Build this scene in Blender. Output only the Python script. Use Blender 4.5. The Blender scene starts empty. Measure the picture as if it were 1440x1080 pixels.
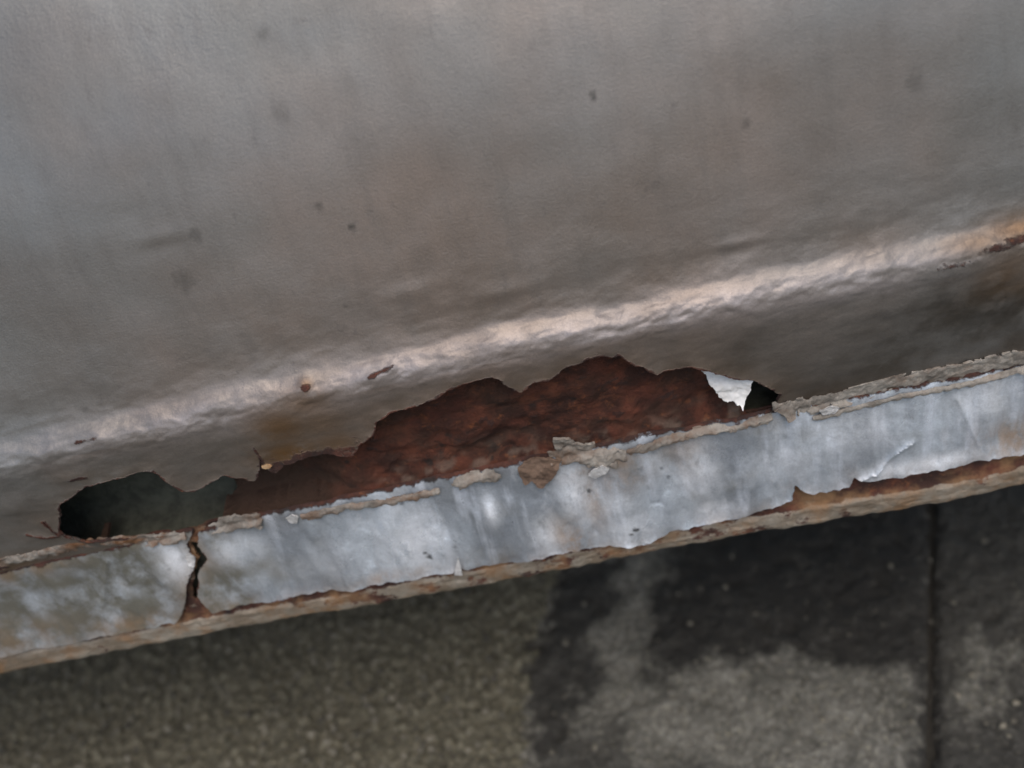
import bpy, math
import numpy as np
from mathutils import Matrix, Vector

S = bpy.context.scene
MM = 0.001
# ------------------------------------------------------------------ camera
cam_d = bpy.data.cameras.new('camera'); cam = bpy.data.objects.new('camera', cam_d)
S.collection.objects.link(cam); S.camera = cam
R = Vector((0.974535, -0.044461, -0.219783)); U = Vector((0.204393, 0.579239, 0.789117)); Fw = Vector((-0.092222, 0.813944, -0.573576))
M = Matrix((R, U, -Fw)).transposed().to_4x4(); M.translation = Vector((0.018259, -0.190197, 0.119437))
cam.matrix_world = M
cam_d.sensor_width = 36.0; cam_d.lens = 1220.0/1440.0*36.0
cam_d.clip_start = 0.01; cam_d.clip_end = 100.0
cam_d.dof.use_dof = True; cam_d.dof.focus_distance = 0.243; cam_d.dof.aperture_fstop = 7.2
# ------------------------------------------------------------------ daylight
W = bpy.data.worlds.new('World'); S.world = W; W.use_nodes = True
wn = W.node_tree; bg = wn.nodes['Background']
sky = wn.nodes.new('ShaderNodeTexSky'); sky.sky_type = 'NISHITA'; sky.sun_disc = False
SUN_EL, SUN_AZ = math.radians(60), math.radians(168)       # azimuth clockwise from +Y
sky.sun_elevation = SUN_EL; sky.sun_rotation = SUN_AZ
sky.dust_density = 3.0; sky.air_density = 1.0
wn.links.new(sky.outputs[0], bg.inputs[0]); bg.inputs[1].default_value = 0.13
sd = bpy.data.lights.new('sun', 'SUN'); sd.energy = 0.9; sd.angle = math.radians(50); sd.color = (1, .91, .82)
sun = bpy.data.objects.new('sun', sd); S.collection.objects.link(sun)
sv = Vector((math.sin(SUN_AZ)*math.cos(SUN_EL), math.cos(SUN_AZ)*math.cos(SUN_EL), math.sin(SUN_EL)))
sun.rotation_euler = sv.to_track_quat('Z', 'Y').to_euler()
S.view_settings.view_transform = 'Standard'; S.view_settings.look = 'None'
S.view_settings.exposure = 0.42; S.view_settings.gamma = 1.0

# ------------------------------------------------------------------ noise
def _h(ix, iy, seed):
    h = (ix.astype(np.int64)*374761393 + iy.astype(np.int64)*668265263 + seed*2147483647) & 0xffffffff
    h = ((h ^ (h >> 13))*1274126177) & 0xffffffff
    h = ((h ^ (h >> 16))*2246822519) & 0xffffffff
    return ((h ^ (h >> 15)) & 0xffffff)/float(0xffffff)
def gnoise(x, y, seed=0):
    ix, iy = np.floor(x), np.floor(y); fx, fy = x-ix, y-iy
    u, v = fx**3*(fx*(fx*6-15)+10), fy**3*(fy*(fy*6-15)+10)
    def g(a, b):
        t = _h(ix+a, iy+b, seed)*2*np.pi
        return np.cos(t)*(fx-a)+np.sin(t)*(fy-b)
    a = g(0, 0)*(1-u)+g(1, 0)*u; b = g(0, 1)*(1-u)+g(1, 1)*u
    return (a*(1-v)+b*v)*1.5
def fbm(x, y, seed=0, octv=4, gain=.5):
    s = 0; a = 1.0
    for k in range(octv):
        s = s + a*gnoise(x*2**k+17.3*k, y*2**k-9.1*k, seed+k); a *= gain
    return s
def ridged(x, y, seed=0, octv=3):
    s = 0; a = 1.0
    for k in range(octv):
        s = s + a*(1-2*np.abs(gnoise(x*2**k, y*2**k, seed+k))); a *= .5
    return s
def worley(x, y, seed=0):
    ix, iy = np.floor(x), np.floor(y); best = np.full(x.shape, 9.0); idv = np.zeros(x.shape)
    for a in (-1, 0, 1):
        for b in (-1, 0, 1):
            cx, cy = ix+a, iy+b
            d = np.hypot(cx+_h(cx, cy, seed)-x, cy+_h(cx, cy, seed+1)-y)
            m = d < best; best = np.where(m, d, best); idv = np.where(m, _h(cx, cy, seed+2), idv)
    return best, idv
def sstep(a, b, x):
    t = np.clip((x-a)/(b-a), 0, 1); return t*t*(3-2*t)
def sdf(x, y, poly):
    """signed distance to a closed outline, negative inside"""
    p = np.asarray(poly, float); q = np.roll(p, -1, 0)
    d = np.full(x.shape, 1e9); ins = np.zeros(x.shape, bool)
    for (ax, ay), (bx, by) in zip(p, q):
        ex, ey = bx-ax, by-ay; t = np.clip(((x-ax)*ex+(y-ay)*ey)/(ex*ex+ey*ey+1e-12), 0, 1)
        d = np.minimum(d, np.hypot(x-ax-t*ex, y-ay-t*ey))
        if abs(by-ay) > 1e-9:
            ins ^= ((ay > y) != (by > y)) & (x < ex*(y-ay)/(by-ay)+ax)
    return np.where(ins, -d, d)
def dpath(x, y, path):
    d = np.full(np.shape(x), 1e9)
    for (ax, ay), (bx, by) in zip(path[:-1], path[1:]):
        ex, ey = bx-ax, by-ay; t = np.clip(((x-ax)*ex+(y-ay)*ey)/(ex*ex+ey*ey+1e-12), 0, 1)
        d = np.minimum(d, np.hypot(x-ax-t*ex, y-ay-t*ey))
    return d

# ------------------------------------------------------------------ sheets cut along an outline
def grid_axis(lo, hi, step, far_lo, far_hi, grow=1.25):
    a = list(np.arange(lo, hi+step*.5, step)); st = step
    while a[-1] < far_hi: st *= grow; a.append(a[-1]+st)
    st = step; b = [a[0]]
    while b[-1] > far_lo: st *= grow; b.append(b[-1]-st)
    return np.array(b[:0:-1]+a)
def clip(V, T, f):
    """keep f > 0; V (n,k) per-vertex data, T (m,3), f (n)"""
    f = np.where(np.abs(f) < 1e-6, 1e-6, f); s = f > 0; n = s[T].sum(1)
    keep = [T[n == 3]]; newV = [V]; edges = []; 
    def roll_to(tt, one):                       # rotate so the odd vertex comes first
        k = np.argmax(s[tt] == one, 1); i = np.arange(len(tt))
        return tt[i, k], tt[i, (k+1) % 3], tt[i, (k+2) % 3]
    a1, b1, c1 = roll_to(T[n == 1], True); a2, b2, c2 = roll_to(T[n == 2], False)
    E = np.concatenate([np.stack([a1, b1], 1), np.stack([a1, c1], 1), np.stack([a2, b2], 1), np.stack([a2, c2], 1)])
    E = np.sort(E, 1)
    if len(E):
        ue, inv = np.unique(E, axis=0, return_inverse=True); inv = inv.ravel()
        t = (f[ue[:, 0]]/(f[ue[:, 0]]-f[ue[:, 1]]))[:, None]
        newV.append(V[ue[:, 0]]*(1-t)+V[ue[:, 1]]*t); inv = inv+len(V)
        n1, n2 = len(a1), len(a2)
        p, q, r, w = inv[:n1], inv[n1:2*n1], inv[2*n1:2*n1+n2], inv[2*n1+n2:]
        keep += [np.stack([a1, p, q], 1), np.stack([r, b2, c2], 1), np.stack([r, c2, w], 1)]
    T2 = np.concatenate(keep); V2 = np.concatenate(newV)
    used = np.unique(T2); mp = np.zeros(len(V2), int); mp[used] = np.arange(len(used))
    return V2[used], mp[T2]
def grid_tris(nx, ny):
    i = np.arange(nx*ny).reshape(ny, nx)
    a, b, c, d = i[:-1, :-1].ravel(), i[:-1, 1:].ravel(), i[1:, 1:].ravel(), i[1:, :-1].ravel()
    return np.concatenate([np.stack([a, b, c], 1), np.stack([a, c, d], 1)])
def vnormals(P, T):
    fn = np.cross(P[T[:, 1]]-P[T[:, 0]], P[T[:, 2]]-P[T[:, 0]]); N = np.zeros_like(P)
    for k in range(3): np.add.at(N, T[:, k], fn)
    return N/(np.linalg.norm(N, axis=1, keepdims=True)+1e-20)
def link(name, P, T, mat, parent=None, attrs=None, thick=0.0, both=False, smooth=True):
    """one mesh object; thick gives the sheet an edge (and a back face when both)"""
    P = np.asarray(P, float); T = np.asarray(T, int); nb = len(P); attrs = dict(attrs or {})
    if thick:
        N = vnormals(P, T)
        E = np.concatenate([T[:, [0, 1]], T[:, [1, 2]], T[:, [2, 0]]]); key = np.sort(E, 1)
        u, idx, cnt = np.unique(key, axis=0, return_index=True, return_counts=True)
        B = E[idx[cnt == 1]]
        if both:
            T = np.concatenate([T, T[:, ::-1]+nb, np.stack([B[:, 1], B[:, 0], B[:, 0]+nb], 1), np.stack([B[:, 1], B[:, 0]+nb, B[:, 1]+nb], 1)])
            P = np.concatenate([P, P-N*thick]); attrs = {k: np.concatenate([v, v]) for k, v in attrs.items()}
        else:
            vb = np.unique(B); mp = np.zeros(nb, int); mp[vb] = nb+np.arange(len(vb))
            T = np.concatenate([T, np.stack([B[:, 1], B[:, 0], mp[B[:, 0]]], 1), np.stack([B[:, 1], mp[B[:, 0]], mp[B[:, 1]]], 1)])
            P = np.concatenate([P, P[vb]-N[vb]*thick]); attrs = {k: np.concatenate([v, v[vb]]) for k, v in attrs.items()}
    me = bpy.data.meshes.new(name)
    me.vertices.add(len(P)); me.vertices.foreach_set('co', (P*MM).astype(np.float32).ravel())
    me.loops.add(T.size); me.loops.foreach_set('vertex_index', T.astype(np.int32).ravel())
    me.polygons.add(len(T)); me.polygons.foreach_set('loop_start', np.arange(0, T.size, 3, dtype=np.int32))
    me.update(calc_edges=True)
    me.polygons.foreach_set('use_smooth', np.full(len(T), smooth))
    for k, v in attrs.items():
        at = me.attributes.new(k, 'FLOAT', 'POINT'); at.data.foreach_set('value', np.clip(v, 0, 1).astype(np.float32))
    if smooth and thick: me.set_sharp_from_angle(angle=math.radians(50))
    me.validate(); me.materials.append(mat)
    o = bpy.data.objects.new(name, me); S.collection.objects.link(o)
    if parent is not None: o.parent = parent
    return o

# ------------------------------------------------------------------ materials
class NT:
    def __init__(s, name):
        s.m = bpy.data.materials.new(name); s.m.use_nodes = True; s.t = s.m.node_tree; s.b = s.t.nodes['Principled BSDF']
        tc = s.t.nodes.new('ShaderNodeTexCoord'); s.co = tc.outputs['Object']
    def _in(s, sock, v):
        if hasattr(v, 'links'): s.t.links.new(v, sock)
        else: sock.default_value = (*v, 1) if isinstance(v, tuple) and len(v) == 3 and sock.type == 'RGBA' else v
    def noise(s, scale, detail=5, rough=.6, stretch=(1, 1, 1), dist=0.0, off=0.0):
        mp = s.t.nodes.new('ShaderNodeMapping'); s.t.links.new(s.co, mp.inputs[0]); mp.inputs['Scale'].default_value = stretch
        mp.inputs['Location'].default_value = (off, off*.7, -off)
        n = s.t.nodes.new('ShaderNodeTexNoise'); s.t.links.new(mp.outputs[0], n.inputs['Vector'])
        n.inputs['Scale'].default_value = scale; n.inputs['Detail'].default_value = detail
        n.inputs['Roughness'].default_value = rough; n.inputs['Distortion'].default_value = dist
        return n.outputs[0]
    def voro(s, scale, feature='F1', out='Distance'):
        n = s.t.nodes.new('ShaderNodeTexVoronoi'); n.feature = feature; s.t.links.new(s.co, n.inputs['Vector'])
        n.inputs['Scale'].default_value = scale; return n.outputs[out]
    def attr(s, name):
        n = s.t.nodes.new('ShaderNodeAttribute'); n.attribute_name = name; return n.outputs['Fac']
    def rng(s, v, a, b, c=0.0, d=1.0, smooth=True):
        n = s.t.nodes.new('ShaderNodeMapRange'); n.interpolation_type = 'SMOOTHSTEP' if smooth else 'LINEAR'
        s._in(n.inputs[0], v)
        for i, k in enumerate((a, b, c, d)): s._in(n.inputs[i+1], k)
        return n.outputs[0]
    def op(s, o, a, b=0.0):
        n = s.t.nodes.new('ShaderNodeMath'); n.operation = o; s._in(n.inputs[0], a); s._in(n.inputs[1], b); return n.outputs[0]
    def mix(s, f, a, b, mode='MIX'):
        n = s.t.nodes.new('ShaderNodeMix'); n.data_type = 'RGBA'; n.blend_type = mode
        s._in(n.inputs[0], f); s._in(n.inputs[6], a); s._in(n.inputs[7], b); return n.outputs[2]
    def bump(s, h, dist, strength=1.0, prev=None):
        n = s.t.nodes.new('ShaderNodeBump'); s._in(n.inputs['Height'], h); n.inputs['Distance'].default_value = dist
        n.inputs['Strength'].default_value = strength
        if prev is not None: s.t.links.new(prev, n.inputs['Normal'])
        return n.outputs[0]
    def out(s, col, rough, metal=0.0, nor=None, spec=.5):
        s._in(s.b.inputs['Base Color'], col); s._in(s.b.inputs['Roughness'], rough); s._in(s.b.inputs['Metallic'], metal)
        s.b.inputs['Specular IOR Level'].default_value = spec
        if nor is not None: s.t.links.new(nor, s.b.inputs['Normal'])
        return s.m

def rust_colour(n, off=0.0):
    c = n.mix(n.rng(n.noise(90, 6, .65, off=off), .42, .68), (.046, .020, .014), (.125, .042, .024))
    c = n.mix(n.rng(n.noise(260, 6, .7, off=off+3), .56, .78), c, (.24, .085, .032))
    return n.mix(n.rng(n.noise(140, 4, .6, off=off+5), .56, .7), c, (.028, .020, .017))

def m_paint():
    n = NT('dirty_silver_paint')
    c = n.mix(n.rng(n.noise(22, 6, .6), .35, .7), (.228, .235, .224), (.178, .182, .172))
    c = n.mix(n.op('MULTIPLY', n.attr('warm_cast'), n.rng(n.noise(35, 6, .65, off=15), .3, .65, .75, 1)), c, n.mix(n.rng(n.noise(26, 6, .6, off=17), .35, .65), (.262, .212, .176), (.212, .172, .140)))
    c = n.mix(n.rng(n.noise(110, 6, .65, (1.6, 1, .12), off=2), .42, .8, 0, .38), c, (.14, .127, .113))        # streaks running down
    c = n.mix(n.rng(n.noise(170, 5, .7, off=4), .6, .75, 0, .4), c, (.11, .10, .092))
    c = n.mix(n.op('MULTIPLY', n.attr('dirt'), n.rng(n.noise(70, 6, .6, off=8), .3, .6, .45, 1)), c, (.078, .068, .055))
    c = n.mix(n.op('MULTIPLY', n.attr('ridge_shine'), n.rng(n.noise(110, 6, .6, off=9), .25, .65, .3, 1)), c, (.45, .405, .395))
    stain = n.op('MULTIPLY', n.attr('stain'), n.rng(n.noise(120, 6, .65, off=6), .15, .5))
    c = n.mix(stain, c, (.175, .095, .038))
    r = n.rng(n.op('ADD', n.attr('rust'), n.rng(n.noise(300, 6, .7, off=1), .2, .8, -.35, .35, False)), .4, .6)
    c = n.mix(r, c, rust_colour(n, 2))
    c = n.mix(n.attr('speck'), c, (.045, .042, .036))
    c = n.mix(n.rng(n.noise(2300, 3, .7), .35, .65, 0, .35), c, n.mix(.45, c, (.03, .03, .03)))
    b = n.bump(n.noise(1500, 4, .65), .00010)
    b = n.bump(n.noise(120, 5, .6, (1, 1, .6)), .00035, .6, b)
    b = n.bump(n.op('MULTIPLY', r, n.noise(700, 5, .7)), .0012, .8, b)
    rough = n.op('MAXIMUM', n.rng(n.noise(50, 5, .6), .3, .7, .36, .5), n.op('MULTIPLY', r, .95))
    return n.out(c, rough, n.rng(r, 0, 1, .45, 0), b)
def m_rust():
    n = NT('flaking_rust')
    c = rust_colour(n)
    c = n.mix(n.rng(n.noise(40, 4, .6, off=11), .5, .7, 0, .6), c, (.15, .045, .027))
    c = n.mix(n.rng(n.attr('tone'), .7, .85, 0, .4), c, (.15, .055, .028))
    c = n.mix(n.rng(n.attr('tone'), .4, .25, 0, .65), c, (.035, .022, .02))
    c = n.mix(n.attr('dark_brown'), c, (.055, .032, .021))
    c = n.mix(n.attr('pale'), c, (.22, .165, .125))
    b = n.bump(n.noise(500, 6, .7), .0012)
    b = n.bump(n.noise(130, 4, .6), .002, .6, b)
    return n.out(c, .92, 0, b, .3)
def m_zinc():
    n = NT('bare_silver_metal')
    c = n.mix(n.rng(n.noise(24, 6, .6, (1.4, 1, .5)), .35, .65), (.52, .585, .64), (.255, .285, .315))
    c = n.mix(n.rng(n.noise(130, 6, .7, (1, 1, .6), off=3), .55, .75, 0, .5), c, (.20, .20, .20))
    c = n.mix(n.rng(n.noise(75, 5, .6, (1.3, 1, .7), off=7), .58, .7, 0, .35), c, (.68, .71, .75))
    c = n.mix(n.op('MULTIPLY', n.attr('dirt'), n.rng(n.noise(85, 6, .65, off=5), .25, .6, .35, 1)), c, (.105, .102, .080))
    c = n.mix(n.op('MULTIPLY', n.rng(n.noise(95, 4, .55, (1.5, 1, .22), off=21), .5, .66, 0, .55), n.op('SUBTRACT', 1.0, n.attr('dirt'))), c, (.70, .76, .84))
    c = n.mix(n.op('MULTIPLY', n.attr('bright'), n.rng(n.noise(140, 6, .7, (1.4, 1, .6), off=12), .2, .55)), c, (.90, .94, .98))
    st = n.op('MULTIPLY', n.attr('stain'), n.rng(n.noise(120, 6, .7, (1, 1, .6), off=6), .32, .58))
    c = n.mix(st, c, (.24, .15, .075))
    c = n.mix(n.rng(n.noise(1700, 3, .7), .4, .65, 0, .3), c, n.mix(.5, c, (.03, .03, .03)))
    r = n.rng(n.op('ADD', n.attr('rust'), n.rng(n.noise(260, 6, .7, off=1), .2, .8, -.4, .4, False)), .45, .62)
    c = n.mix(r, c, rust_colour(n, 4))
    c = n.mix(n.attr('speck'), c, (.03, .028, .026))
    b = n.bump(n.noise(700, 5, .65), .0002)
    b = n.bump(n.noise(70, 3, .5, (1.2, 1, .3)), .0009, .7, b)
    b = n.bump(n.op('MULTIPLY', r, n.noise(700, 5, .7)), .001, .8, b)
    dull = n.op('MAXIMUM', n.op('MAXIMUM', r, st), n.op('MULTIPLY', n.attr('dirt'), .9))
    return n.out(c, n.rng(n.op('ADD', n.noise(60, 5, .6), dull), .3, 1.2, .16, .8, False), n.rng(dull, 0, 1, .35, .0), b)
def m_edge():
    n = NT('rusty_flange_edge')
    c = n.mix(n.rng(n.noise(70, 6, .65), .38, .62), (.34, .30, .24), (.24, .19, .135))
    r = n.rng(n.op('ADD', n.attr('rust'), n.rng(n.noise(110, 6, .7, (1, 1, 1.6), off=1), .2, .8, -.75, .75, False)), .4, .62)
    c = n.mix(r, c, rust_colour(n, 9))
    c = n.mix(n.rng(n.noise(55, 5, .6, off=13), .45, .63, 0, .8), c, (.30, .17, .08))
    b = n.bump(n.noise(600, 6, .7), .0006); b = n.bump(n.noise(160, 5, .6), .0011, .8, b)
    return n.out(c, n.rng(r, 0, 1, .5, .9), n.rng(r, 0, 1, .35, 0), b)
def m_sealer():
    n = NT('cracked_seam_sealer')
    c = n.mix(n.rng(n.noise(130, 6, .65), .35, .65), (.36, .33, .285), (.17, .15, .125))
    c = n.mix(n.op('MULTIPLY', n.attr('rust'), n.rng(n.noise(160, 6, .65, off=4), .38, .6)), c, (.17, .085, .04))
    b = n.bump(n.noise(600, 6, .7), .0006); b = n.bump(n.noise(200, 5, .6), .0009, .8, b)
    return n.out(c, .65, 0, b, .3)
def m_plain(name, col, col2, rough, metal=0.0, sc=200, bd=.0006):
    n = NT(name)
    c = n.mix(n.rng(n.noise(sc, 5, .65), .38, .65), col, col2)
    return n.out(c, rough, metal, n.bump(n.noise(sc*3, 5, .65), bd))
def m_ground(name, a, b_, dark):
    n = NT(name)
    c = n.mix(n.rng(n.noise(55, 6, .65), .35, .65), a, b_)
    c = n.mix(n.op('MULTIPLY', n.attr('grain'), .75), c, tuple(min(1, k*1.9) for k in a))
    c = n.mix(n.rng(n.noise(420, 5, .7, off=3), .43, .66, 0, .75), c, tuple(k*.35 for k in a))
    c = n.mix(n.rng(n.noise(500, 4, .7, off=7), .56, .7, 0, .55), c, tuple(min(1, k*w) for k, w in zip(a, (2.3, 2.2, 1.8))))
    c = n.mix(n.op('MULTIPLY', n.attr('dark_mask'), n.rng(n.noise(90, 6, .7, off=8), .2, .55, .75, 1)), c, dark)
    b = n.bump(n.noise(450, 6, .7), .0016); b = n.bump(n.noise(1300, 3, .6), .0006, .7, b)
    return n.out(c, n.rng(n.attr('dark_mask'), 0, 1, .92, .7), 0, b, .3)

PAINT, RUST, ZINC, EDGE, SEAL = m_paint(), m_rust(), m_zinc(), m_edge(), m_sealer()

# ------------------------------------------------------------------ the sill: profile (y inward, z up) in mm, and what is spread along it
PROF = np.array([(12.0, -53.5), (11.73, -52.43), (11.46, -51.37), (11.2, -50.32), (10.93, -49.25), (10.66, -48.15), (10.4, -47.0), (10.09, -45.59), (9.79, -44.12), (9.49, -42.61), (9.19, -41.07), (8.89, -39.53), (8.6, -38.0), (8.31, -36.42), (8.02, -34.82), (7.73, -33.22), (7.45, -31.62), (7.17, -30.04), (6.9, -28.5), (6.65, -27.11), (6.41, -25.73), (6.17, -24.36), (5.94, -23.03), (5.71, -21.74), (5.5, -20.5), (5.33, -19.51), (5.17, -18.56), (5.01, -17.63), (4.86, -16.73), (4.72, -15.86), (4.6, -15.0), (4.5, -14.29), (4.41, -13.59), (4.32, -12.92), (4.25, -12.26), (4.21, -11.62), (4.2, -11.0), (4.21, -10.5), (4.24, -10.02), (4.29, -9.55), (4.36, -9.09), (4.46, -8.64), (4.6, -8.2), (4.79, -7.75), (5.03, -7.31), (5.3, -6.87), (5.59, -6.45), (5.9, -6.02), (6.2, -5.6), (6.53, -5.17), (6.9, -4.76), (7.27, -4.36), (7.64, -3.94), (7.99, -3.49), (8.3, -3.0), (8.62, -2.35), (8.9, -1.66), (9.15, -0.92), (9.38, -0.15), (9.59, 0.66), (9.8, 1.5), (10.04, 2.63), (10.25, 3.83), (10.44, 5.08), (10.62, 6.38), (10.8, 7.69), (11.0, 9.0), (11.23, 10.43), (11.47, 11.87), (11.71, 13.33), (11.96, 14.82), (12.22, 16.38), (12.5, 18.0), (12.87, 20.14), (13.25, 22.38), (13.66, 24.7), (14.08, 27.09), (14.53, 29.53), (15.0, 32.0), (15.55, 34.86), (16.11, 37.79), (16.7, 40.79), (17.33, 43.83), (18.03, 46.91), (18.8, 50.0), (19.74, 53.43), (20.76, 56.91), (21.85, 60.44), (23.01, 63.98), (24.23, 67.51), (25.5, 71.0), (26.84, 74.54), (28.23, 78.07), (29.68, 81.6), (31.21, 85.1), (32.81, 88.57), (34.5, 92.0), (36.3, 95.41), (38.18, 98.79), (40.14, 102.13), (42.18, 105.44), (44.3, 108.73), (46.5, 112.0), (48.88, 115.39), (51.37, 118.75), (53.94, 122.09), (56.58, 125.41), (59.27, 128.71), (62.0, 132.0), (64.89, 135.37), (67.88, 138.7), (70.92, 142.02), (73.98, 145.34), (77.02, 148.66), (80.0, 152.0), (82.97, 155.26), (86.02, 158.45), (89.06, 161.65), (91.96, 164.93), (94.65, 168.36), (97.0, 172.0), (99.06, 175.97), (100.85, 180.12), (102.41, 184.43), (103.76, 188.87), (104.94, 193.4), (106.0, 198.0), (106.9, 203.1), (107.52, 208.37), (107.94, 213.75), (108.26, 219.18), (108.58, 224.62), (109.0, 230.0)])
def bow(x): return 1.5*(1-np.minimum((x/135.0)**2, 6.0))
_seg = np.hypot(*np.diff(PROF, axis=0).T); _cs = np.concatenate([[0], np.cumsum(_seg)])
def prof(s):
    s = np.asarray(s, float)
    y, z = np.interp(s, _cs, PROF[:, 0]), np.interp(s, _cs, PROF[:, 1])
    e = .6; ty = np.interp(s+e, _cs, PROF[:, 0])-np.interp(s-e, _cs, PROF[:, 0]); tz = np.interp(s+e, _cs, PROF[:, 1])-np.interp(s-e, _cs, PROF[:, 1])
    l = np.hypot(ty, tz)+1e-12
    return y, z, -tz/l, ty/l          # outward normal (ny, nz)
S0 = 43.24                           # arc length at the nose of the ridge
STOP = _cs[-1]
def place(x, s, d):
    y, z, ny, nz = prof(s)
    return np.stack([x, y+ny*d, z+nz*d+bow(x)], -1)
def sheet(xs, ss):
    X, Sg = np.meshgrid(xs, ss); return X.ravel(), Sg.ravel(), grid_tris(len(xs), len(ss))

HOLE = [(-145.2, 26.04), (-138.07, 28.94), (-132.54, 30.88), (-122.96, 31.37), (-112.47, 30.84), (-111.79, 27.5), (-109.75, 23.62), (-109.0, 19.77), (-105.5, 18.54), (-100.27, 20.34), (-95.31, 22.17), (-89.61, 19.87), (-87.04, 17.56), (-84.38, 19.49), (-81.74, 24.49), (-81.43, 21.64), (-79.02, 19.43), (-75.6, 21.74), (-70.02, 22.95), (-61.85, 21.93), (-55.0, 19.67), (-51.07, 24.05), (-46.38, 27.07), (-43.33, 31.77), (-37.51, 33.62), (-28.4, 34.99), (-19.71, 37.6), (-13.03, 38.44), (-8.71, 38.83), (-6.33, 37.0), (-5.15, 33.18), (-2.12, 30.2), (2.16, 33.31), (6.27, 32.66), (11.6, 35.63), (18.28, 37.84), (20.69, 38.24), (24.51, 36.03), (26.54, 36.55), (28.88, 33.1), (32.19, 30.72), (35.57, 26.58), (40.2, 26.96), (45.19, 27.23), (47.89, 25.87), (56.82, 19.21), (61.02, 17.98), (66.67, 13.31), (70.2, 8.2), (69.69, 3.7), (67.45, 0.94), (65.76, -0.22), (61.42, -1.91), (52.02, -1.77), (41.99, -0.9), (34.29, -2.05), (25.5, -4.09), (19.23, -4.79), (13.55, -5.66), (1.92, -4.66), (-7.81, -5.05), (-16.67, -2.37), (-25.5, -3.3), (-32.9, -2.8), (-42.64, -3.2), (-50.98, -3.99), (-65.28, -2.82), (-78.38, -1.97), (-85.23, -1.29), (-92.56, -1.76), (-98.6, 0.86), (-107.63, 0.01), (-111.75, -1.08), (-116.98, -0.86), (-129.95, 2.29), (-142.22, 5.97), (-146.98, 6.99), (-152.61, 10.88), (-152.68, 14.6), (-148.08, 21.48)]
FLAP_CRACK = [(-82.39, 23.0), (-81.09, 25.97), (-80.89, 28.91), (-80.89, 31.87)]
sill = bpy.data.objects.new('rusty_car', None); S.collection.objects.link(sill)
sill['label'] = 'dirty silver car whose sill has a long rusted hole above a bare flange'; sill['category'] = 'car'

# ---- outer panel
xs = grid_axis(-172, 150, .55, -620, 620, 1.3); ss = np.concatenate([np.arange(0, 76, .45), np.arange(76, STOP-90, 1.2), np.linspace(STOP-90, STOP, 14)])
x, s, T = sheet(xs, ss)
wob = fbm(x/3.2, s/3.2, 3, 3)*.5+fbm(x/1.1, s/1.1, 7, 2)*.22
f = sdf(x, s, HOLE)+wob*np.exp(-np.abs(x+10)/400)
f = np.minimum(f, dpath(x, s, FLAP_CRACK)-.22)
for pth, w in [([(-162.3, 15.81), (-158.46, 13.53), (-153.95, 12.22)], 0.18), ([(-154.3, 19.93), (-154.23, 15.58), (-153.53, 12.88)], 0.3), ([(-127.44, 47.2), (-123.77, 47.01), (-120.48, 47.11)], 0.05), ([(-136.01, 34.88), (-131.59, 34.71)], 0.22), ([(-40.89, 46.96), (-37.08, 47.72), (-34.14, 48.27)], 0.06), ([(-180.47, 3.85), (-178.66, 3.54)], 0.9)]:
    f = np.minimum(f, dpath(x, s, pth)-w)
V = np.stack([x, s, f], 1); V, T = clip(V, T, f); x, s, f = V.T
fa = np.abs(f)
near = np.exp(-((s-S0-2)/np.where(s < S0+2, 4.5, 7.0))**2)
d = fbm(x/60, s/45, 11, 3)*.5
d += fbm(x/6, s/3.6, 21, 4)*.17*near + np.minimum(0, fbm(x/8, s/2.6, 27, 3)-.15)*.28*near + fbm(x/18, s/12, 25, 2)*.12*near + ridged(x/9, s/6, 31, 3)*.14*near
d += fbm(x/14, s/8, 41, 4)*.28*sstep(S0-70, S0, s)*np.exp(-np.maximum(s-S0-12, 0)/14)
d += fbm(x/9, s/9, 51, 4)*.09*(s < S0)
d += (fbm(x/10, s/10, 61, 2)*.9+.55)*np.exp(-fa/2.6)*(s < S0+8)
for bx, bs, rad, h in [(-59.02, 47.89, 2.6, 1.3), (-34.18, 48.08, 1.4, 0.8), (-37.54, 47.43, 2.0, 0.6), (-4.59, 48.99, 4, 0.7), (25.71, 50.28, 3, -0.6), (-122.82, 48.24, 3, 0.7), (-158.08, 29.23, 5, 0.8), (129.85, 47.39, 2, 0.7), (125.42, 47.37, 3, 0.5)]: d += h*np.exp(-((x-bx)**2+(s-bs)**2)/rad**2)
for bx, bs, rx, rs, h in [(2.2, 53.4, 25, 2.5, -0.3), (60.27, 59.88, 9, 2, -0.3), (-1.64, 62.02, 9, 2.2, 0.4), (61.36, 61.41, 8, 1.6, 0.5), (-24.27, 68.18, 8, 2.5, 0.4), (-82.6, 96.57, 7, 2.2, 0.45), (-83.33, 94.82, 7, 2.2, -0.3), (-88.09, 104.47, 8, 3, -0.2), (14.42, 46.88, 6, 2, 0.5), (34.31, 50.38, 7, 2, -0.5), (97.18, 49.48, 2, 6, 0.6), (-85.89, 48.71, 8, 2, 0.5)]: d += h*np.exp(-((x-bx)/rx)**2-((s-bs)/rs)**2)
rust = np.exp(-fa/1.3)*.62*(s < S0+8)
stain = np.exp(-fa/7)*.35*(s < S0)
for bx, bs, rx, rs, h in [(-70.31, 36.99, 10, 9, 0.85), (-72.78, 25.88, 12, 7, 1.0), (-58.86, 25.27, 10, 7, 0.7), (-61.59, 43.0, 10, 6, 0.6), (-60.39, 35.35, 11, 9, 0.55), (134.09, 50.62, 13, 4.5, 0.9), (121.33, 49.14, 10, 4.0, 0.6), (-59.02, 47.89, 2.5, 2.5, 1), (131.42, 38.71, 12, 9, 0.5), (-181.82, 1.97, 30, 7, 0.7), (-143.49, 11.12, 12, 5, 0.5), (-28.48, 2.7, 10, 3, 0.5), (96.28, 54.38, 12, 5, 0.25)]: stain = np.maximum(stain, h*np.exp(-((x-bx)/rx)**2-((s-bs)/rs)**2))
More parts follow.
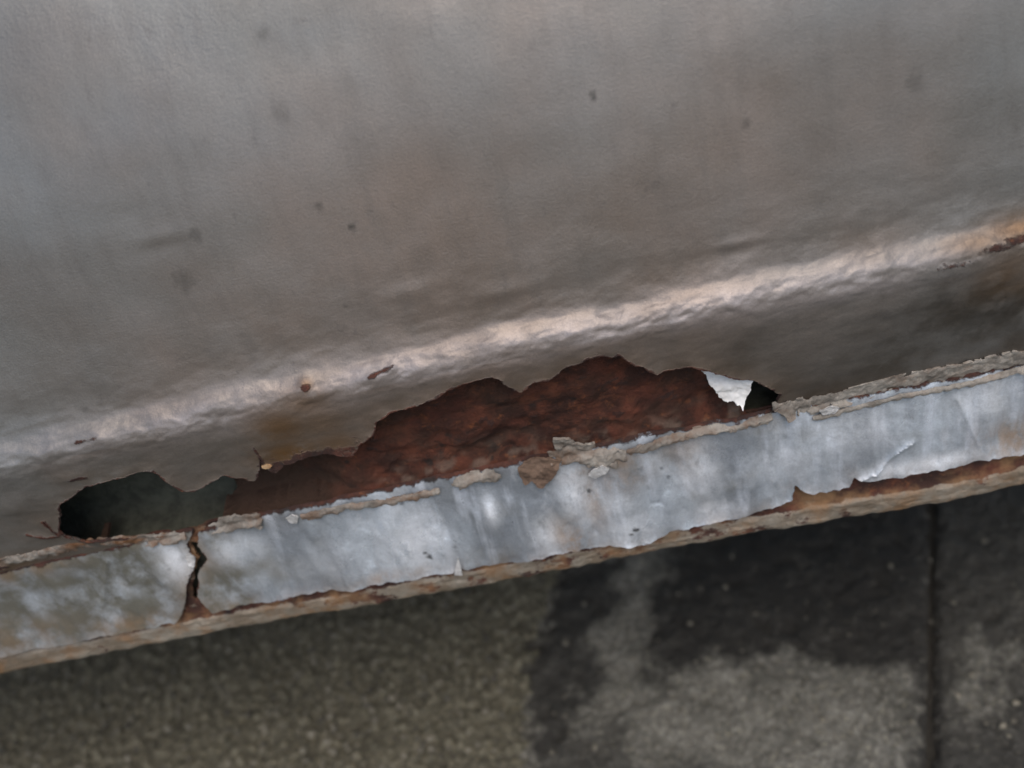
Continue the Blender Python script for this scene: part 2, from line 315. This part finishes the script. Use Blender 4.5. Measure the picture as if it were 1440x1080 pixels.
for bx, bs, rx, rs, h in [(-59.06, 47.7, 1.6, 1.4, 0.85), (-67.54, 19.73, 15, 6.5, 0.95), (-58.11, 21.37, 9, 4, 0.7), (-76.95, 21.17, 6, 5, 0.7), (125.29, 46.47, 7, 1.5, 0.7), (131.11, 47.5, 5, 1.8, 0.7), (115.42, 44.34, 8, 1.6, 0.5), (-147.78, 13.96, 7, 2.5, 0.75), (-51.4, 21.84, 4, 6, 0.6)]: rust = np.maximum(rust, h*np.exp(-((x-bx)/rx)**2-((s-bs)/rs)**2))
rust = np.maximum(rust, .62*np.exp(-s/2.2)); stain = np.maximum(stain, .5*np.exp(-s/5))
dirt = np.clip(.3*sstep(20, 100, x)*(s < S0-2)*sstep(0, 20, S0-s)+.12*(s < S0-3)+fbm(x/24, s/16, 71, 4)*.55*(s < S0-2)*sstep(-20, 80, x)+.55*np.exp(-((x-128)/16)**2-((s-28)/14)**2)*(1.3+fbm(x/6, s/6, 73, 4))+.3*np.exp(-((x-95)/20)**2-((s-12)/10)**2), 0, 1)
ridge_shine = np.clip(np.exp(-((s-S0-2)/5.5)**2)*(.7+.5*fbm(x/25, s/6, 81, 3))*(1-.9*sstep(95, 130, x))*(1-.5*sstep(-70, -130, x)), 0, 1)*.75  # highlight along the ridge, painted into the colour
warm_cast = np.clip(1.1*np.exp(-((x+5)/120)**2-((s-60)/72)**2)+fbm(x/40, s/40, 95, 3)*.25, 0, 1)  # warm lens cast over the panel's middle, put into the paint colour
speck = np.zeros_like(x)
for bx, bs, rad, h in [(-33.78, 87.72, 0.9, 0.8), (-40.54, 94.94, 1.1, 0.55), (-81.15, 84.28, 2.8, 0.35), (31.98, 105.44, 0.9, 0.65), (-122.47, 55.91, 1, 0.3), (-42.04, 67.89, 0.6, 0.5), (-73.36, 95.28, 1.4, 0.4), (-41.49, 136.32, 1.6, 0.4), (67.31, 90.83, 1.2, 0.35), (107.32, 92.27, 2.2, 0.3), (-61.97, 97.26, 0.7, 0.3), (-42.55, 118.35, 2.2, 0.25), (114.01, 33.42, 2.5, 0.35), (130.54, 23.89, 5, 0.4), (123.3, 21.82, 6, 0.35)]: speck = np.maximum(speck, h*sstep(1.5, .3, np.hypot(x-bx, s-bs)/rad+.6*fbm(x/1.5, s/1.5, 91, 3)))
link('outer_panel', place(x, s, d), T, PAINT, sill, dict(rust=rust, stain=stain, dirt=dirt, ridge_shine=ridge_shine, speck=speck, warm_cast=warm_cast), thick=.9)

# ---- rusty inner panel a finger's width behind the opening
xs = np.arange(-150, 150, .8); ss = np.arange(-4, 62, .8)
x, s, T = sheet(xs, ss)
INNER_GONE = [(-138.45, 45.85), (-106.33, 36.11), (-97.15, 23.5), (-94.51, 14.68), (-96.57, 7.73), (-111.34, -6.14), (-167.5, 0.63)]; INNER_GONE2 = [(48.14, 30.32), (50.64, 16.52), (54.1, 10.18), (58.57, 2.74), (66.77, -5.5), (79.55, -5.89), (78.72, 21.63)]
f = np.minimum(sdf(x, s, INNER_GONE), sdf(x, s, INNER_GONE2))+fbm(x/5, s/5, 4, 4)*2.2
V, T = clip(np.stack([x, s, f], 1), T, f); x, s, f = V.T
d = -5.5+fbm(x/26, s/16, 12, 3)*1.6+fbm(x/6, s/6, 13, 4)*.55+ridged(x/3, s/3, 14, 2)*.14+3.6*np.exp(-np.maximum(s, 0)/4)
d -= 8*sstep(-58, -84, x+(s-15)*.25)
tt = fbm(x/11, s/6, 16, 4)*2.6+x*.004; k = np.floor(tt); fr = tt-k; d += .26*(k+sstep(.78, .98, fr)) ; tone = _h(k+sstep(.78, .9, fr).round(), k*0+3, 17)
pale = np.clip(np.exp(-np.maximum(s-1, 0)/3)*.5*sstep(-60, -45, x)*sstep(-.1, .5, fbm(x/6, s/4, 15, 3)), 0, 1)
link('inner_panel', place(x, s, d), T, RUST, sill, dict(pale=pale, tone=tone, dark_brown=np.clip(sstep(-52, -80, x+fbm(x/12, s/8, 18, 4)*9)*.95+.35*sstep(0, .5, fbm(x/18, s/9, 19, 3)), 0, 1)), thick=1.2, both=True)  # darker brown toward the left end, plus random dark patches

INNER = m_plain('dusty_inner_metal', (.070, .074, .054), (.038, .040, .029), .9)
UNDER = m_plain('underseal', (.045, .04, .036), (.03, .027, .025), .9)
# ---- closed box behind it, and the floor of the car running inwards
def strip(name, pts, mat, x0=-620, x1=620, amp=.6, seed=5, thick=1.0):
    pts = np.array(pts, float); sg = np.hypot(*np.diff(pts, axis=0).T); cs = np.concatenate([[0], np.cumsum(sg)])
    q = np.arange(0, cs[-1], 5.0); xx = np.arange(x0, x1+1, 8.0)
    X, Q = np.meshgrid(xx, q); X, Q = X.ravel(), Q.ravel()
    y, z = np.interp(Q, cs, pts[:, 0]), np.interp(Q, cs, pts[:, 1])
    n = fbm(X/30, Q/30, seed, 3)*amp
    return link(name, np.stack([X, y+n, z+n+bow(X)], 1), grid_tris(len(xx), len(q)), mat, sill, dict(pale=np.zeros_like(X)), thick=thick, both=True)
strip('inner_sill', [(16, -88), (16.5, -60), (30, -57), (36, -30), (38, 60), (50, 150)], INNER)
strip('floor_pan', [(64, -24), (120, -20), (400, -16), (900, -14)], UNDER, amp=1.5)

# ---- flange: two torn lengths of bare sheet in front of a rusty backing strip whose edge shows below
FZ = PROF[0, 1]
def flange_place(x, h, d):             # h in mm below the crease
    return np.stack([x, PROF[0, 0]+.4-d, FZ-h+bow(x)], -1)
def flange_piece(outline, seed, x0, x1):
    xs = grid_axis(max(x0, -172), min(x1, 150), .5, x0, x1, 1.3) if x1 > 150 or x0 < -172 else np.arange(x0, x1, .5)
    hs = np.arange(-1, 42, .5); X, H = np.meshgrid(xs, hs); x, h = X.ravel(), H.ravel()
    T = grid_tris(len(xs), len(hs))
    f = -sdf(x, h, outline)+fbm(x/3, h/3, seed, 3)*.45-.15
    V, T = clip(np.stack([x, h, f], 1), T, f); x, h, f = V.T
    low = sstep(16, 34, h)
    d = 1.3+fbm(x/13, h/40, 101, 3)*1.15+fbm(x/5, h/10, 103, 3)*.24+ridged(x/11, h/16, 105, 3)*.2
    d += np.exp(-f/1.6)*(.5+.8*fbm(x/11, h/11, 107, 2))*low
    d -= 1.2*np.exp(-np.maximum(h+1, 0)/1.5)
    for bx, bh, rx, rh, a in [(-62.82, 19.07, 6, 14, -0.8), (-52.12, 15.46, 4, 16, 0.8), (-41.18, 18.53, 5, 14, -0.7), (-21.74, 15.82, 3, 9, 0.8), (3.72, 14.86, 5, 10, 1.0), (8.67, 25.68, 4, 12, -0.9), (19.77, 28.66, 7, 10, 0.8), (37.28, 16.07, 5, 7, -0.7), (44.87, 18.04, 5, 9, 0.7), (87.66, 12.74, 8, 10, 0.6), (111.15, 15.69, 4, 14, 0.5), (131.91, 12.34, 4, 14, 0.7), (-129.29, 13.4, 5, 14, 0.6), (-109.85, 8.86, 5, 10, 0.5), (-157.71, 19.14, 3, 16, 0.5), (-94.62, 13.3, 5, 12, -0.5), (59.12, 20.21, 4, 12, 0.5)]: d += a*np.exp(-((x-bx)/rx)**2-((h-bh)/rh)**2)*1.5
    rust = np.maximum(.55*np.exp(-f/1.1)*sstep(-.3, .4, fbm(x/16, h/20, 109, 2)+.1), .75*np.exp(-np.maximum(h+.5, 0)/2.0))
    dirt = np.clip(1.2*sstep(-88, -122, x)+.08+.6*fbm(x/18, h/14, 111, 3), 0, 1)
    stain = np.clip(.35*np.exp(-f/4), 0, 1); speck = np.zeros_like(x)
    for bx, bh, rx, rh, a in [(1.97, 37.13, 6, 12, 0.95), (-1.35, 29.51, 4, 7, 0.7), (10.81, 19.88, 4, 14, 0.6), (-29.7, 38.75, 12, 3, 0.9), (141.72, 25.96, 14, 8, 0.8), (19.83, 13.0, 10, 6, 0.5), (-191.64, 27.56, 22, 8, 0.4), (-60.17, 33.63, 14, 3, 0.7), (16.45, 6.13, 12, 4, 0.8), (40.23, 9.39, 8, 10, 0.4), (-177.9, 0.44, 20, 4, 0.5), (-150.66, 30.67, 14, 4, 0.6)]: stain = np.maximum(stain, a*np.exp(-((x-bx)/rx)**2-((h-bh)/rh)**2))
    for bx, bh, rad, a in [(-45.37, 29.11, 1.0, 0.9), (-46.48, 27.08, 0.7, 0.8), (21.69, 31.45, 1.0, 0.9), (20.02, 33.31, 0.7, 0.8), (9.9, 15.89, 0.9, 0.8), (-48.15, 6.32, 0.8, 0.6), (34.95, 16.98, 0.8, 0.5), (33.14, 13.48, 0.6, 0.5), (-36.24, 26.56, 0.8, 0.5)]: speck = np.maximum(speck, a*sstep(1.2, .6, np.hypot(x-bx, h-bh)/rad+.5*fbm(x/1.5, h/1.5, 113, 2)))
    bright = np.zeros_like(x)  # glints and sky sheen painted into the metal colour
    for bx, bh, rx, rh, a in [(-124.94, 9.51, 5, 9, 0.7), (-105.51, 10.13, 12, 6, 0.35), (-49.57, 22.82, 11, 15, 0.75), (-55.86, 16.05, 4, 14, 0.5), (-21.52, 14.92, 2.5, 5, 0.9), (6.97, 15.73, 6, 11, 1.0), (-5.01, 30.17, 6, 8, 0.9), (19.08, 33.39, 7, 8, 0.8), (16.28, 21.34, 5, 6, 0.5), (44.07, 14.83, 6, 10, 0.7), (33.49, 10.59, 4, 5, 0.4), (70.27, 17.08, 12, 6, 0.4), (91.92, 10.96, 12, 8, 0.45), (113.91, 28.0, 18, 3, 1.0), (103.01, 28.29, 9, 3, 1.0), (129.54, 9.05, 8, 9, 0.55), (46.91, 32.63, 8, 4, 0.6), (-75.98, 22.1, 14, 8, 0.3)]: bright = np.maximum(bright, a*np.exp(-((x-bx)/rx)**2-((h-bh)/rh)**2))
    for pth, wd, a in [([(91.14, 29.57), (97.52, 28.43), (102.83, 22.3), (108.72, 18.52)], 0.7, 1.0), ([(-60.83, 13.01), (-64.1, 28.98)], 0.8, 0.6), ([(-36.77, 6.96), (-41.12, 28.59)], 0.7, 0.6), ([(13.47, 10.72), (8.95, 32.31)], 1.0, -0.8), ([(69.69, 5.42), (65.04, 34.15)], 0.9, 0.5), ([(122.16, 7.28), (128.88, 25.76)], 0.8, 0.7), ([(-147.37, 4.53), (-161.88, 29.89)], 0.7, 0.7), ([(26.69, 11.79), (27.71, 24.38), (30.58, 25.14)], 0.7, -0.6)]: d += a*np.exp(-dpath(x, h, pth)/wd)
    d += 4.2*sstep(2, 40, h)
    P = flange_place(x, h, d)
    return link('flange_plate', P, T[:, ::-1], ZINC, sill, dict(rust=rust, dirt=dirt, stain=stain, speck=speck, bright=bright), thick=.9, both=True)
o = flange_piece([(-885.25, -43.56), (-1177.16, 79.55), (-504.88, 33.35), (-202.99, 32.71), (-192.35, 33.29), (-175.85, 32.93), (-162.56, 33.16), (-149.55, 33.69), (-136.48, 33.86), (-134.26, 33.02), (-130.58, 28.5), (-125.52, 19.83), (-121.61, 14.64), (-120.26, 8.51), (-119.53, 5.35), (-114.72, -0.82), (-143.36, -7.62), (-176.9, -9.47)], 201, -620, -80)
o['label'] = 'dull stained length of flange metal'
o = flange_piece([(-117.08, 6.41), (-116.0, 12.15), (-119.85, 15.16), (-124.37, 24.49), (-121.58, 31.96), (-110.13, 32.79), (-92.63, 33.56), (-76.08, 34.4), (-58.51, 36.25), (-38.89, 36.51), (-24.35, 36.74), (-8.12, 37.44), (8.94, 38.02), (22.96, 39.1), (46.57, 36.43), (60.41, 35.51), (71.42, 33.25), (72.75, 27.36), (74.68, 29.71), (78.64, 32.59), (89.37, 31.89), (90.91, 28.29), (95.36, 31.24), (114.08, 31.34), (144.47, 31.29), (376.73, 28.84), (343.62, -26.83), (139.78, -9.25), (50.36, -6.35), (-14.83, -3.65), (-76.0, -3.97), (-113.02, -0.33)], 211, -140, 620)
o['label'] = 'bright silver length of flange metal'

xs = grid_axis(-175, 152, .6, -620, 620, 1.3); hs = np.arange(0, 52, .5)
X, H = np.meshgrid(xs, hs); x, h = X.ravel(), H.ravel(); T = grid_tris(len(xs), len(hs))
edge = np.interp(x, *np.array([(-768.63, 24.35), (-322.12, 36.41), (-203.37, 43.32), (-193.95, 43.0), (-160.91, 44.42), (-129.31, 44.58), (-93.6, 45.63), (-82.61, 46.59), (-59.05, 47.07), (-21.99, 47.71), (7.29, 47.97), (10.86, 46.83), (45.88, 46.93), (92.13, 47.92), (124.25, 48.53), (146.21, 46.31), (380.17, 34.63)]).T)
f = np.minimum(edge-h+fbm(x/6, x/50, 221, 4)*.45, dpath(x, h, [(-118.35, 7.04), (-117.94, 12.61), (-120.71, 15.96), (-126.45, 26.79)])-1.2+fbm(x/3, h/3, 229, 3)*.5)
V, T = clip(np.stack([x, h, f], 1), T, f); x, h, f = V.T
edge = np.interp(x, *np.array([(-768.63, 24.35), (-322.12, 36.41), (-203.37, 43.32), (-193.95, 43.0), (-160.91, 44.42), (-129.31, 44.58), (-93.6, 45.63), (-82.61, 46.59), (-59.05, 47.07), (-21.99, 47.71), (7.29, 47.97), (10.86, 46.83), (45.88, 46.93), (92.13, 47.92), (124.25, 48.53), (146.21, 46.31), (380.17, 34.63)]).T)
d = -1.3+3.6*sstep(2, 40, h)+fbm(x/12, h/7, 223, 4)*.4+fbm(x/4, h/4, 225, 3)*.15-.5*sstep(6, 9, f)+1.1*sstep(8.5, 6.5, f)-.5*sstep(1.2, 0, f)+ridged(x/20, h/2.2, 226, 3)*.16
rust = np.clip(.30+.7*sstep(6.8, 8.0, edge-h)+.25*fbm(x/20, h/10, 227, 2)+.12*np.exp(-((x-15)/45)**2)-.18*sstep(30, 100, x)-.2*sstep(-80, -120, x), 0, 1)  # rust, deepened above the lip to paint the plate edge's shadow line
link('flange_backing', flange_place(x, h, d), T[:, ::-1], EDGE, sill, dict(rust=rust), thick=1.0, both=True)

# ---- cracked seam sealer along the crease, in the lengths that are left
def sealer(path, width, seed, lift=.8, rustv=.5):
    path = np.array(path, float); L = np.concatenate([[0], np.cumsum(np.hypot(*np.diff(path, axis=0).T))])
    q = np.arange(0, L[-1], .45); cx, cs = np.interp(q, L, path[:, 0]), np.interp(q, L, path[:, 1])
    w = np.arange(-width, width+.01, .35); X = np.repeat(cx[None], len(w), 0); Sg = cs[None]+w[:, None]*np.ones_like(cx)[None]
    x, s = X.ravel(), Sg.ravel(); T = grid_tris(len(q), len(w)); r = np.abs(np.repeat(w, len(q)))/width
    qq = np.tile(q, len(w)); end = np.minimum(qq, L[-1]-qq)/width
    f = 1-r-.25*sstep(1.2, 0, end)*2+fbm(x/3.2, s/3.2, seed, 4)*.65
    V, T = clip(np.stack([x, s, f], 1), T, f); x, s, f = V.T
    d = lift*np.sqrt(np.clip(f, 0, 1.2))+fbm(x/2.6, s/2.6, seed+2, 3)*.35+.35
    sc = np.maximum(s, 0)
    P = place(x, sc, d); P[:, 2] -= np.maximum(-s, 0); P[:, 1] -= .9*(s < 0)*np.minimum(-s, 1.5)
    return link('seam_sealer', P, T, SEAL, sill, dict(rust=np.clip(rustv+.5*fbm(x/9, s/6, seed+4, 2), 0, 1)), thick=.8)
for k, (pth, w, lf, rv) in enumerate([([(-254.29, 9.22), (-204.43, 6.02), (-179.15, 5.69), (-164.0, 5.85), (-147.07, 5.25), (-132.18, 1.37), (-118.19, -0.83)], 2.4, 0.7, 0.75), ([(-109.86, -0.65), (-103.91, 0.75), (-97.59, 0.45), (-91.89, -1.31)], 3.0, 0.8, 0.2), ([(-79.89, -2.81), (-65.18, -2.53), (-48.66, -4.01), (-34.7, -3.53)], 1.6, 0.7, 0.3), ([(-30.83, -2.76), (-23.16, -1.21), (-15.12, -2.49)], 2.2, 0.9, 0.25), ([(0.43, 0.22), (6.75, 1.08), (14.78, -3.62), (23.51, -4.16)], 4.0, 1.3, 0.35), ([(23.59, -3.6), (34.71, -2.15), (44.57, -1.0), (56.3, -1.73), (68.05, -1.07)], 1.6, 0.7, 0.55), ([(68.04, 2.5), (73.74, 1.37), (79.55, 2.3)], 3.2, 1.2, 0.0), ([(75.44, 0.83), (85.89, 0.99), (104.2, 3.42), (122.53, 3.13), (140.35, 4.27), (189.79, 8.42), (292.16, 21.49)], 3.4, 0.3, 0.15), ([(79.59, -3.95), (92.23, -2.95), (104.71, -1.94), (123.25, -1.87), (141.44, -0.67), (191.6, 3.61), (294.47, 18.01)], 1.2, 0.6, 0.0)]): sealer(pth, w, 300+10*k, lf, rv)

# ---- torn bits: a small curled sheet with its own outline, standing at its own depth
def scrap(name, outline, surf, lift, tilt, mat, seed, parent=sill, step=.3, curl=.6, thick=.5, rag=.25):
    o = np.array(outline, float); lo, hi = o.min(0)-1, o.max(0)+1
    xs, ss = np.arange(lo[0], hi[0], step), np.arange(lo[1], hi[1], step); x, s, T = sheet(xs, ss)
    f = -sdf(x, s, o)+fbm(x/1.6, s/1.6, seed, 3)*rag
    V, T = clip(np.stack([x, s, f], 1), T, f); x, s, f = V.T
    c = o.mean(0); d = lift+tilt[0]*(x-c[0])+tilt[1]*(s-c[1])+curl*fbm(x/6, s/6, seed+1, 3)
    if surf == 'sill': P = place(x, s, d)
    else: P = flange_place(x, s, d+4.2*sstep(2, 40, s)); T = T[:, ::-1]
    return link(name, P, T, mat, parent, dict(pale=np.zeros_like(x), rust=np.full_like(x, .3)), thick=thick, both=True)
WHITE = m_plain('white_scrap', (.88, .87, .84), (.74, .72, .68), .6, 0, 160)
BRIGHT = m_plain('bright_chipped_metal', (.75, .74, .72), (.5, .49, .47), .35, .4, 300)
BROWN = m_plain('brown_rust_flake', (.19, .125, .085), (.12, .075, .05), .85, 0, 180, .001)
ORANGE = m_plain('orange_paint_chip', (.48, .34, .19), (.40, .22, .10), .7, 0, 300)
scrap('scrap', [(46.46, 28.56), (51.0, 24.39), (56.85, 20.38), (61.24, 19.1), (62.81, 15.06), (60.71, 9.46), (59.01, 6.06), (56.56, 9.11), (54.06, 8.91), (51.36, 14.15), (49.13, 19.07)], 'sill', -3.2, (0.05,-0.55), WHITE, 501, None, curl=1.3, rag=.5)
scrap('sealer_flake', [(2.83, 8.98), (7.79, 7.72), (10.52, 4.29), (14.78, 2.09), (14.35, -3.51), (8.71, -2.9), (4.43, 0.36), (2.95, 4.66)], 'sill', 0.9, (.02,.05), SEAL, 511, curl=1.2, thick=.8)
scrap('rust_flake', [(-9.81, 0.63), (-6.05, -1.3), (-0.95, -1.4), (3.55, 1.54), (1.41, 5.71), (-3.25, 9.91), (-5.08, 10.03), (-6.41, 6.63), (-9.03, 8.35), (-9.77, 4.52)], 'flange', 2.6, (.05,.06), BROWN, 521, curl=.8, thick=.7)
scrap('metal_chip', [(-84.85, 1.99), (-82.16, 0.54), (-80.25, 1.71), (-82.1, 4.7), (-84.13, 3.8)], 'flange', 2.8, (.1,.0), BRIGHT, 531, curl=.5)
scrap('paint_chip', [(-82.13, 23.59), (-80.0, 23.9), (-78.9, 22.85), (-80.39, 21.98), (-82.14, 22.57)], 'sill', 0.8, (.05,-.2), ORANGE, 541, curl=.4)
scrap('metal_tag', [(-39.12, 36.44), (-36.02, 29.34), (-35.96, 32.79), (-36.62, 37.15)], 'flange', 3.0, (.05,.05), BRIGHT, 551, curl=.2, rag=.1)
scrap('metal_chip', [(10.67, 8.77), (12.39, 6.54), (15.65, 5.62), (17.42, 6.97), (15.99, 8.98), (12.66, 10.2)], 'flange', 3.2, (.1,-.1), BRIGHT, 561, curl=.3)
scrap('metal_chip', [(-121.62, 8.78), (-119.49, 7.38), (-118.58, 9.68), (-120.47, 13.24), (-121.72, 12.18)], 'flange', 2.6, (.1,.1), BRIGHT, 581, curl=.4)
scrap('metal_chip', [(68.15, -2.69), (72.81, -4.23), (74.84, -2.65), (74.67, 2.49), (72.13, 2.68), (70.99, -0.35)], 'flange', 3.0, (-.1,.1), SEAL, 591, curl=.8)
scrap('metal_chip', [(81.43, 1.15), (85.2, 0.18), (87.28, 1.23), (86.01, 3.1), (82.24, 2.99)], 'flange', 2.9, (.1,.05), BRIGHT, 601, curl=.5)

w = bpy.data.objects['scrap']; w.name = 'white_scrap'; w['label'] = 'bright white scrap wedged in the right end of the rusted hole'; w['category'] = 'scrap'

# ------------------------------------------------------------------ the ground under the car
GZ = -250.0
ASPH = m_ground('gravelly_asphalt', (.142, .130, .092), (.095, .087, .062), (.030, .027, .022))
SLAB = m_ground('worn_concrete', (.215, .207, .175), (.132, .127, .106), (.026, .024, .020))
xx = grid_axis(-420, 330, 40, -3000, 3000, 1.35); yy = grid_axis(-100, 260, 40, -3000, 3000, 1.35)
X, Y = np.meshgrid(xx, yy); x, y = X.ravel(), Y.ravel()
g = link('ground', np.stack([x, y, np.full_like(x, GZ-6.0)], 1), grid_tris(len(xx), len(yy)), ASPH, None, dict(grain=np.zeros_like(x), dark_mask=np.exp(-np.hypot(x-130, y-60)/700)))
g['kind'] = 'structure'; g['label'] = 'bare ground beneath the paving under the car'
JOINT = np.array([(185.07, 147.51), (121.32, 2.33)]); RAG = [(-11.19, 202.52), (-19.56, 151.77), (-27.95, 135.36), (-33.58, 114.42), (-41.15, 99.85), (-44.45, 83.02), (-47.9, 61.29), (-49.88, 32.13), (-53.55, -5.82)]
def jx(y): return JOINT[0, 0]+(JOINT[1, 0]-JOINT[0, 0])*(y-JOINT[0, 1])/(JOINT[1, 1]-JOINT[0, 1])
def paving(name, keep, mat, hgt, xs, ys, zlift, relief):
    X, Y = np.meshgrid(xs, ys); x, y = X.ravel(), Y.ravel(); T = grid_tris(len(xs), len(ys))
    f = keep(x, y); V, T = clip(np.stack([x, y, f], 1), T, f); x, y, f = V.T
    z, grain = relief(x, y, f)
    dark_mask = np.zeros_like(x)  # dark patches on the slabs, deepest over the far band
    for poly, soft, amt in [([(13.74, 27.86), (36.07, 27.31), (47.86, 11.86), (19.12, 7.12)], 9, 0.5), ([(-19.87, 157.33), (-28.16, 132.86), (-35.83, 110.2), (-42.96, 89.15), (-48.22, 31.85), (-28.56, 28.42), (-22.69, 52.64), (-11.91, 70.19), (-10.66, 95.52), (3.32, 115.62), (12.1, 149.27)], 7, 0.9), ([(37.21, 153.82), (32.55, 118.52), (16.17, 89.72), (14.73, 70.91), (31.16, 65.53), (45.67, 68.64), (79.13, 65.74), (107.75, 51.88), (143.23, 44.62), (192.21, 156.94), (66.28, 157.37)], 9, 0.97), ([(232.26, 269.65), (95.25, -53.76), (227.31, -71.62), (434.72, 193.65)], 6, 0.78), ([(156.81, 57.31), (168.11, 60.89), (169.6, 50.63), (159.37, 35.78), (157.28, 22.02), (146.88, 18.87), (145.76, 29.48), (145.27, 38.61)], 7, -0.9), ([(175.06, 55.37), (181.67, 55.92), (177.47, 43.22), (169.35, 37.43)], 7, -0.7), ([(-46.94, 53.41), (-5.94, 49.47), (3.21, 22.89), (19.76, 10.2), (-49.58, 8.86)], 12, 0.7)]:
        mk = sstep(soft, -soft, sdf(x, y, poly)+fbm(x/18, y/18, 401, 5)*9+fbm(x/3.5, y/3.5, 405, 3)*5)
        if name != 'asphalt_patch': dark_mask = np.maximum(dark_mask, amt*mk) if amt > 0 else dark_mask*(1+amt*mk)
    if name != 'asphalt_patch': dark_mask = np.maximum(dark_mask, .95*np.exp(-np.maximum(f-3, 0)/7)*sstep(-.8, .1, fbm(x/6, y/6, 407, 3)))
    o = link(name, np.stack([x, y, GZ+zlift+z], 1), T, mat, g, dict(grain=grain, dark_mask=dark_mask), thick=5.0)
    return o
ragx, ragy = np.array(RAG)[:, 0], np.array(RAG)[:, 1]; _o = np.argsort(ragy)
def rag(y): return np.interp(y, ragy[_o], ragx[_o])
def rough_relief(x, y, f):
    a, ia = worley(x/2.6, y/2.6, 411); b, ib = worley(x/5.5, y/5.5, 421)
    st = np.clip(1-a*1.5, 0, 1)**.7*(.35+.65*ia)
    z = st*1.5+np.clip(1-b*1.9, 0, 1)**.6*(ib > .55)*2.0+fbm(x/40, y/40, 431, 3)*1.2
    z -= 2.5*np.exp(-f/5)
    return z, np.clip(st*ia*1.5+(ib > .7)*np.clip(1-b*2, 0, 1), 0, 1)
def slab_relief(x, y, f):
    a, ia = worley(x/3.0, y/3.0, 441)
    st = np.clip(1-a*1.6, 0, 1)*(ia > .55)
    z = fbm(x/12, y/12, 451, 5)*1.1+st*.7-3.2*np.exp(-np.abs(f)/3.5)+np.minimum(0, fbm(x/22, y/22, 455, 3))*1.8
    return z, np.clip(st*ia*.8, 0, 1)
ysf = grid_axis(-30, 175, .75, -420, 900, 1.3)
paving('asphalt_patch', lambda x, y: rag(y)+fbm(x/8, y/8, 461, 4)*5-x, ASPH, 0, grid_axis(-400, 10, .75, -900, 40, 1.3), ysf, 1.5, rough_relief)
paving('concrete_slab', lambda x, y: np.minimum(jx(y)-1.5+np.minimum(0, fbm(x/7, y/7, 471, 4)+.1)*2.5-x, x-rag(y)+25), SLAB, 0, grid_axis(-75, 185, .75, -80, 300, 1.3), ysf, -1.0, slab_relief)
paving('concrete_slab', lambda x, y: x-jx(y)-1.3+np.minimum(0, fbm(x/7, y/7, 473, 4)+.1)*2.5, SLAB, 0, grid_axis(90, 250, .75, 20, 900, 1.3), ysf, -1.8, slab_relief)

# loose grit lying on the paving: far too many to count, one object
rng = np.random.default_rng(7)
ico = np.array([(0, 0, -1), (.72, -.53, -.45), (-.28, -.85, -.45), (-.89, 0, -.45), (-.28, .85, -.45), (.72, .53, -.45), (.28, -.85, .45), (-.72, -.53, .45), (-.72, .53, .45), (.28, .85, .45), (.89, 0, .45), (0, 0, 1)])
icf = np.array([(0, 1, 2), (1, 0, 5), (0, 2, 3), (0, 3, 4), (0, 4, 5), (1, 5, 10), (2, 1, 6), (3, 2, 7), (4, 3, 8), (5, 4, 9), (1, 10, 6), (2, 6, 7), (3, 7, 8), (4, 8, 9), (5, 9, 10), (6, 10, 11), (7, 6, 11), (8, 7, 11), (9, 8, 11), (10, 9, 11)])[:, ::-1]
GP, GT, GG = [], [], []
for k in range(5200):
    px_, py_ = rng.uniform(-390, 230), rng.uniform(-60, 170)
    on_a = px_ < rag(py_)-4
    if not on_a and rng.random() > .12: continue
    rad = .5+1.5*rng.random()**3*(1.0 if on_a else .8)
    a = rng.uniform(0, 6.28); c_, s_ = math.cos(a), math.sin(a)
    v = ico*(1+rng.uniform(-.28, .28, (12, 1)))*np.array([rad*rng.uniform(.8, 1.4), rad, rad*.65])
    v = np.stack([v[:, 0]*c_-v[:, 1]*s_, v[:, 0]*s_+v[:, 1]*c_, v[:, 2]], 1)
    GP.append(v+[px_, py_, GZ+(2.6 if on_a else -.6)+rad*.3]); GT.append(icf+12*len(GG)); GG.append(rng.random())
GRIT = NT('grit'); GRIT = GRIT.out(GRIT.mix(GRIT.attr('tone'), (.05, .045, .035), (.22, .20, .15)), .85)
o = link('grit', np.concatenate(GP), np.concatenate(GT)[:, ::-1], GRIT, None, dict(tone=np.repeat(np.array(GG), 12)), smooth=False)
o['kind'] = 'stuff'; o['label'] = 'loose grit and small stones scattered on the ground'; o['category'] = 'grit'
